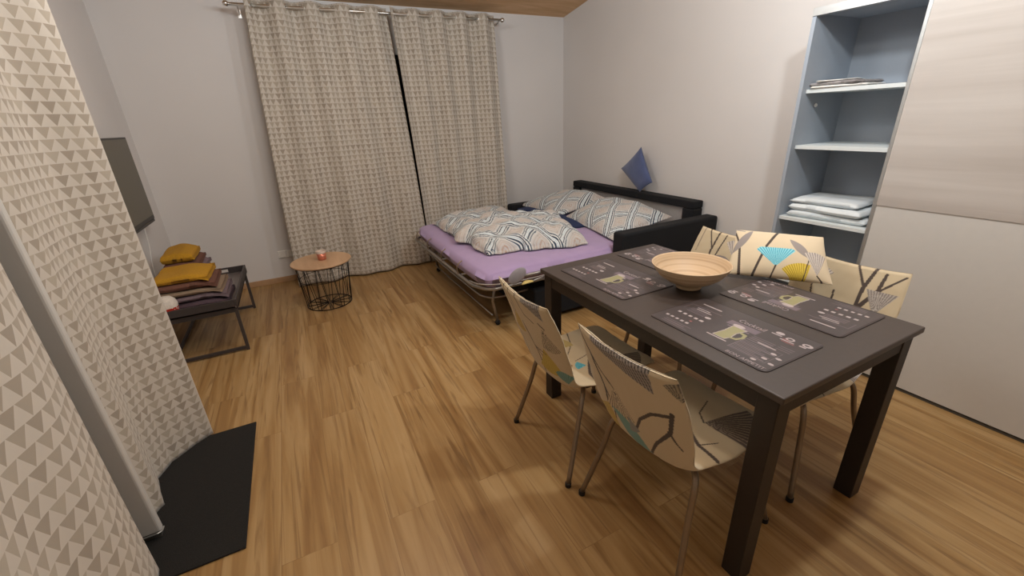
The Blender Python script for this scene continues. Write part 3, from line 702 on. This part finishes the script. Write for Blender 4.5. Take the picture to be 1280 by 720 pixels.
def paint_front(p, k, L, SB):
    # seat
    if k in (0, 1):
        p.fan((-.06, .20), 215, 74, .17, '62544c', 'a79780', 13, .22); p.path([(-.06, .20), (-.02, .17), (.0, .10)], .006, .004)
        p.path([(-.20, .33), (-.12, .31), (-.06, .27), (-.02, .24)], .015, .009); p.seg((-.12, .31), (-.15, .25), .006, .004)
        p.fan((-.055, .28), 60, 80, .05, TE, '79c3d0', 9); p.fan((-.02, .33), 90, 90, .035, '8a6840', None)
        p.path([(.20, .10), (.10, .14), (.02, .20), (.0, .30)], .006, .004); p.path([(.21, .20), (.12, .24), (.06, .30)], .006, .004)
        p.fan((.12, .33), 300, 70, .10, 'b4a06a', 'a58f50', 12)
        p.path([(.19, .30), (.1, .37), (.0, .36)], .006, .004)
    else:
        p.fan((.10, .14), 160, 84, .15, '8f867c', '5d534d', 20, .35); p.path([(.10, .14), (.18, .12), (.21, .10)], .006, .005)
        p.path([(-.18, .05), (-.1, .15), (.0, .25), (.02, .36)], .009, .006); p.fan((-.12, .22), 250, 80, .09, YE, YL, 10)
        p.fan((.13, .33), 20, 80, .09, GR, GL, 10)
    # back
    if k == 3:    # near right chair: two bare forked branches and a grey fan
        p.path([(.068, L-.26), (.066, L-.10), (.085, L-.0)], .019, .012); p.path([(.066, L-.09), (.018, L-.0)], .011, .009)
        p.path([(.118, L-.11), (.124, L-.02)], .016, .011); p.path([(.117, L-.10), (.188, L-.02)], .010, .007); p.path([(.072, L-.19), (.118, L-.10)], .018, .016)
        p.fan((.135, L-.20), 90, 56, .105, '867d77', 'b6ada4', 10, .3, flat=1)
        p.fan((-.12, L-.14), 80, 60, .10, GL, GR, 8, .3); p.path([(-.12, L-.14), (-.10, L-.22), (-.06, L-.3)], .006, .008)
        p.path([(-.03, L-.14), (-.02, L-.24)], .008, .010)
    elif k == 2:
        p.path([(-.09, SB), (-.092, L-.12), (-.075, L)], .013, .009); p.path([(-.092, L-.10), (-.135, L)], .009, .007); p.path([(-.06, L-.16), (-.03, L-.01)], .009, .007); p.path([(-.165, L), (-.18, L-.14)], .006, .005, '8a7a6c')
        p.fan((.06, L-.14), 95, 70, .12, GL, GR, 9, .3); p.leaf((-.06, L-.14), (.06, L-.17), .05, GR)
        
    else:
        p.path([(.05, SB), (.07, L-.15), (.02, L)], .009, .006); p.path([(-.1, SB), (-.06, L-.2), (-.09, L)], .009, .006)
        p.fan((.0, L-.22), 90, 80, .12, TE, TL, 14); p.fan((.14, L-.12), 120, 70, .10, GR, GL, 12)
def paint_back(p, k, L, SB):
    # seen from behind: screen-left is local +y
    if k in (0, 2):      # near left chair
        m = (p.u < .125) & (p.u > -.115) & (p.v > L-.012-.085*(.125-p.u)/.24); p.lay(m, '9b938d'); p.lay(m & (((p.u*1.0+(L-p.v)*.25)/.0115 % 1) < .38), '4c4643')
        p.fan((-.20, L-.085), 90, 80, .07, 'a1967f', '5d544b', 9, .35)
        p.path([(.185, L-.01), (.150, L-.12), (.115, L-.22), (.118, SB+.10), (.14, SB+.02)], .011, .008); p.path([(.155, L-.10), (.11, L-.16), (.065, L-.20)], .008, .006)
        p.path([(.118, L-.21), (.088, SB+.12), (.09, SB+.03)], .008, .006)
        p.fan((.062, L-.195), 268, 62, .13, 'c6b597', '564b44', 10, .22)
        p.fan((.115, SB+.13), 285, 80, .10, 'b29848', 'c0a65c', 8)
        p.path([(-.165, L-.16), (-.09, L-.20), (-.04, L-.26), (-.01, SB+.10)], .013, .010); p.path([(-.165, L-.15), (-.150, L-.24), (-.09, SB+.10), (-.06, SB+.03)], .016, .009); p.path([(-.145, L-.24), (-.18, L-.30)], .010, .006)
        p.leaf((.095, SB+.13), (-.07, SB+.015), .06, '6f9791'); p.fan((.02, SB+.14), 240, 50, .06, '8b8a84', None)
        p.path([(-.2, SB-.06), (-.1, SB-.05)], .010, .008)
    else:
        m = (p.u < -.02) & (p.u > -.15) & (p.v > L-.012-.06*(-.02-p.u)/.13); p.lay(m, '9b938d'); p.lay(m & (((p.u+(L-p.v)*.25)/.0115 % 1) < .38), '4c4643')
        p.path([(.13, L), (.125, L-.14), (.15, L-.24), (.10, SB+.05)], .007, .005); p.path([(.03, L), (-.0, L-.10), (-.06, L-.12)], .007, .006); p.path([(.09, L), (.10, L-.2)], .006, .005)
        p.fan((.10, L-.12), 270, 60, .11, 'b0923e', 'c0a65c', 8)
        p.fan((-.11, L-.12), 258, 62, .12, 'c6b597', '3d342f', 10, .28); p.path([(-.13, L-.12), (-.10, L-.10)], .008, .008)
        p.path([(.05, L-.16), (.0, L-.26), (-.03, SB+.05)], .007, .007); p.path([(-.0, L-.26), (-.07, SB+.10)], .008, .006)
        p.fan((-.07, SB+.19), 262, 74, .13, YE, 'c4ab52', 12); p.path([(-.01, SB+.17), (-.08, SB+.16)], .006, .004)
        p.fan((-.165, SB+.04), 85, 90, .07, '6f9791', '5a827c', 8)
def build_chair(variant, group):
    e = bpy.data.objects.new('chair', None); COL.objects.link(e)
    V, F, C = chair_cover(variant); link('seat_cover', np_mesh('seat_cover', V, F, col=C), 'print', e)
    MB().tube([(-.10, -.15, .398), (.14, -.15, .398), (.14, .15, .398), (-.10, .15, .398)], .009, 10, True).build('seat_frame', 'chair_metal', e, True)
    for sx in (-1, 1):
        for sy in (-1, 1):
            x0, x1 = (.14, .245) if sx > 0 else (-.10, -.25)
            pts = smooth_curve([(x0*.9, .10*sy, .398), (x0+.02*sx, .15*sy, .394), (x0+.05*sx, .182*sy, .365), (x0+(x1-x0)*.55, .198*sy, .24), (x1, .235*sy, .012)], 7)
            lg = MB().tube(pts, .0105, 12).build('leg', 'chair_metal', e, True)
            f_ = MB().tube([(x1-.0, .235*sy, .0), (x1, .235*sy, .018)], .0135, 12).build('foot', 'foot', lg)
    return e
chairs = [((-2.075, -3.86), .06, 'patterned chair left of the table nearest the camera, striped grey fan on its back'),
          ((-2.115, -3.345), .0, 'patterned chair left of the table nearest the bed, yellow fans on its back'),
          ((-1.40, -3.25), math.pi-.02, 'patterned chair on the wardrobe side of the table, behind the bowl and pillow'),
          ((-1.40, -3.835), math.pi, 'patterned chair on the wardrobe side nearest the camera, with bare forked branches')]
for k, ((x, y), a, lb) in enumerate(chairs):
    o = build_chair(k, None); o.location = (x, y, 0); o.rotation_euler = (0, 0, a); tag(o, lb, 'chair', 'covered chairs around the dining table')
# printed pillow propped between table edge and right-hand chairs
def pillow_col(u, v, sc):
    p = Paint(u, v, 'd2c1a4')   # u up, v along the table (towards camera)
    p.u, p.v = v*.54/.38, u*.33/.235   # draw with (along, up) on a .54 x .33 sheet
    p.path([(.285, .34), (.20, .18), (.145, .0)], .016, .014); p.path([(.0, .30), (.04, .20), (.07, .0)], .010, .017)
    p.leaf((.0, .14), (.11, .32), .055, GR)
    p.fan((.265, .06), 92, 92, .155, TE, TL, 15, .45); p.lay((p.v > .185) & (np.hypot(p.u-.265, p.v-.06) < .16) & (p.c[:, 2] > .2) & (np.abs(p.u-.265) < .13), 'd2c1a4'); p.path([(.285, .34), (.235, .25), (.205, .19)], .016, .015)
    p.path([(.265, .065), (.245, .0)], .010, .008)
    p.fan((.41, -.06), 105, 62, .155, 'b7992c', 'e0c650', 12, .4)
    p.leaf((.345, .26), (.455, .13), .055, '938a86'); p.path([(.45, .14), (.43, .07), (.41, -.02)], .006, .005)
    p.fan((.485, .03), 90, 50, .15, GL, GR, 8, .3); p.path([(.485, .03), (.51, .0), (.53, -.05)], .008, .009)
    p.path([(.0, .33), (.06, .31)], .012, .006, GR)
    p.u, p.v = u, v
    return p.c
# local x = up, local y = along -Y world, local z = towards the camera (-X world)
ang = math.radians(47)
al = Vector((.23, -.32, 0)).normalized(); bk_ = Vector((.32, .23, 0)).normalized()*math.sin(ang)
upv = bk_+Vector((0, 0, math.cos(ang))); nn = upv.cross(al)
Mp = Matrix(((upv.x, al.x, nn.x, -1.490), (upv.y, al.y, nn.y, -3.535), (upv.z, al.z, nn.z, .768), (0, 0, 0, 1)))
blob('pillow', [(0, 0, 0), (.235, .02, 0), (.225, .355, 0), (.0, .395, 0)], 0, .05, 41, 'cream pillow with a large turquoise fan, propped between the table edge and right chairs', 'pillow', None, col=pillow_col, nx=180, ny=300, wob=.006, pin=.03, M4=Mp)

# ------------------------------------------------------------------ wire basket table
BC = (-3.06, -.865)
st = thing('side_table', 'small round table with oak top on a black wire basket by the far curtain', 'side table', (BC[0], BC[1], 0))
tp = MB().lathe([(0, .385), (.238, .385), (.243, .389), (.243, .397), (.239, .401), (0, .401)], 64).build('table_top', 'side_top', st)
tr_, brad = .215, .183
b = MB()
b.torus((0, 0, .375), (0, 0, 1), tr_, .004, 48, 6); b.torus((0, 0, .006), (0, 0, 1), brad, .004, 48, 6); b.torus((0, 0, .25), (0, 0, 1), (brad+(tr_-brad)*.66), .0025, 48, 6)
nsp = 12
for k in range(nsp):
    a0 = 2*math.pi*k/nsp
    for s_ in (-1, 1):
        a1 = a0+s_*math.pi/nsp*.9
        b.tube([(tr_*math.cos(a1), tr_*math.sin(a1), .375), (brad*math.cos(a0+s_*.06), brad*math.sin(a0+s_*.06), .006), (0.02*math.cos(a0), .02*math.sin(a0), .006)], .0026, 6)
b.torus((0, 0, .006), (0, 0, 1), .02, .003, 16, 6)
b.build('wire_basket', 'wire', st)
cu = thing('candle_glass', 'small copper pink candle glass on the round oak side table', 'candle glass', (BC[0]+.012, BC[1]+.0, .4015))
MB().lathe([(0, 0), (.029, 0), (.033, .004), (.038, .058), (.036, .058), (.031, .006), (0, .005)], 28).build('glass', 'copper', cu, True)
MB().lathe([(.038, .0582), (.042, .080), (.040, .080), (.036, .0582)], 28).build('rim', 'frost', cu, True)

# ------------------------------------------------------------------ tray table with towels
tt = thing('tray_table', 'low dark tray table with folded towels by the left wall under the television', 'tray table', (0, 0, 0))
A0, A1, B0, B1 = -4.12, -3.645, -1.47, -.59
m = MB(); m.box(A0, A1, B0, B1, .335, .345)
m.build('tray_bottom', 'tray_in', tt)
m = MB(); m.box(A0, A0+.014, B0, B1, .33, .395, .003); m.box(A1-.014, A1, B0, B1, .33, .395, .003); m.box(A0+.014, A1-.014, B0, B0+.014, .33, .395, .003)
m.box(A0+.014, A1-.25, B1-.014, B1, .33, .395, .003); m.box(A1-.13, A1-.014, B1-.014, B1, .33, .395, .003); m.box(A1-.25, A1-.13, B1-.014, B1, .33, .355); m.box(A1-.25, A1-.13, B1-.014, B1, .382, .395)
m.build('tray_rim', 'tray', tt)
for x in (A0+.01, A1-.03):
    for y in (B0+.01, B1-.03): MB().box(x, x+.02, y, y+.02, 0, .332, .002).build('leg', 'tray', tt)
m = MB()
for y in (B0+.012, B1-.028): m.box(A0+.03, A1-.03, y, y+.016, .012, .032)
m.box(A0+.012, A0+.028, B0+.03, B1-.03, .012, .032)
for y in (B0+.012, B1-.028): m.box(A0+.03, A1-.03, y, y+.016, .300, .33)
m.build('rail', 'tray', tt)
def towel(mat, label, group, x, y, z, sx, sy, h, rz, seed, tilt=(0, 0)):
    return slab('towel', mat, label, 'towel', group, (x, y, z), sx, sy, h, rz, seed, .3, .006, tilt=tilt, nseg=36)
z = .346
for k, (mt, h, lb, dx, sx) in enumerate([('plum', .040, 'plum grey folded towel, lowest of the rear pile on the tray table', 0, .24), ('lilac', .038, 'lilac grey folded towel, second from the bottom of the rear pile', .0, .235),
        ('taupe', .032, 'taupe folded towel in the middle of the rear pile', -.005, .235), ('lilac', .034, 'lilac grey folded towel just below the brown one in the rear pile', 0, .23),
        ('brown', .030, 'brown folded towel, second from the top of the rear pile', -.012, .215), ('mustard', .055, 'mustard yellow folded towel on top of the rear pile by the wall', -.025, .20)]):
    towel(mt, lb, 'towels in the rear pile', -3.975+dx, -.83+.004*k, z, sx, .36, h*1.32, .03*((k % 3)-1), 50+k, tilt=(-.012, 0)); z += h*1.32+.001
z = .346
for k, (mt, h, lb, dx, sx) in enumerate([('plum', .044, 'plum folded towel, lowest of the front pile on the tray table', 0, .38), ('lilac', .034, 'lilac grey folded towel low in the front pile', 0, .375),
        ('taupe', .032, 'taupe folded towel in the middle of the front pile', -.012, .36), ('brown', .040, 'brown folded towel second from the top of the front pile', -.025, .335), ('mustard', .040, 'mustard yellow folded towel on top of the front pile', -.04, .31)]):
    towel(mt, lb, 'towels in the front pile', -3.885+dx, -1.21-.004*k, z, sx, .34, h*1.28, .03*((k % 2)-.5), 60+k, tilt=(-.016, 0)); z += h*1.28+.001
pl = thing('plush_ball', 'white plush ball with a red dotted band beside the front towel pile, by the curtain', 'ornament', (-4.035, -1.41, .346))
MB().lathe([(0, .0), (.04, .002), (.056, .02), (.062, .065)], 24).build('band', 'dotred', pl, True)
MB().lathe([(.062, .065), (.062, .085), (.055, .11), (.035, .13), (0, .138)], 24).build('top', 'white_plush', pl, True)

# ------------------------------------------------------------------ television
tv = thing('television', 'dark flat television on the left wall above the towels, half hidden by the curtain', 'television', (-4.15, -1.0, 1.15))
tl_ = MB().box(-.03, .0, -.52, .49, -.295, .30, .004).build('case', 'tv_case', tv)
MB().box(.0, .002, -.505, .475, -.265, .287).build('screen', 'tv_screen', tv)
MB().box(-.028, .004, -.52, .46, -.312, -.293, .003).build('lower_bezel', 'plastic' if 0 else 'tv_case', tv)
MB().box(-.08, -.03, -.15, .15, -.12, .12).build('wall_mount', 'tv_case', tv)
cb = MB().tube(smooth_curve([(-4.16, -.80, .84), (-4.17, -.80, .7), (-4.20, -.79, .5), (-4.22, -.76, .1)], 6), .003, 6).build('cable', 'plastic', None, True)
tag(cb, 'thin white cable hanging down the left wall below the television', 'cable')
# ------------------------------------------------------------------ wall sockets
so = thing('wall_socket', 'white double wall socket low on the far wall left of the curtain', 'socket', (-3.345, 0, .287))
for dx in (-.038, .036):
    f = MB().box(dx-.036, dx+.036, -.010, -.0005, -.036, .036, .003).build('socket_plate', 'plastic', so)
    MB().lathe([(.021, 0), (.023, .002), (.021, .003), (.019, -.0), (0, .0)], 20).build('socket_hole', 'plastic', f).matrix_local = Matrix.Translation((dx, -.0101, 0)) @ Matrix.Rotation(math.pi/2, 4, 'X')

# grey cap at the corner of the bed mechanism and an unidentified yellow leaf shape added beside it
cap = MB(); n1, n2 = 12, 24; vs = []
for i in range(n1+1):
    a = math.pi*i/n1
    for k in range(n2):
        b_ = 2*math.pi*k/n2; vs.append((.075*math.cos(a), .012*math.sin(a)*math.cos(b_), .045*math.sin(a)*math.sin(b_)))
cap.add(vs, [(i*n2+k, i*n2+(k+1) % n2, (i+1)*n2+(k+1) % n2, (i+1)*n2+k) for i in range(n1) for k in range(n2)])
co = kid(cap.build('hinge_cap', 'leaf_grey', sb, True)); co.matrix_basis = Matrix.Translation((-1.905, -2.29, .455)) @ Matrix.Rotation(math.radians(-20), 4, 'Z') @ Matrix.Rotation(math.radians(-42), 4, 'Y'); co['label'] = 'light grey oval cap'
U, W = np.meshgrid(np.linspace(0, 1, 24), np.linspace(-1, 1, 11), indexing='ij')
wd = .026*np.sin(U*math.pi)**.8
top = np.stack([U*.10, W*wd, .012*np.sin(U*math.pi)-.006*W**2+.0015], -1); bot = top.copy(); bot[..., 2] -= .003
V1, F1 = grid_mesh(top); V2, F2 = grid_mesh(bot)
lf = link('yellow_leaf_shape', np_mesh('yellow_leaf_shape', np.vstack([V1, V2]), np.vstack([F1, F2[:, ::-1]+len(V1)])), 'leaf_yellow', sb); kid(lf)
lf.matrix_basis = Matrix.Translation((-1.885, -2.315, .40)) @ Matrix.Rotation(math.radians(5), 4, 'Z'); lf['label'] = 'small pale yellow leaf shape'
kid(MB().tube([(-1.79, -2.31, .402), (-1.70, -2.295, .412)], .004, 8).build('thin_rod', 'alu', sb, True))
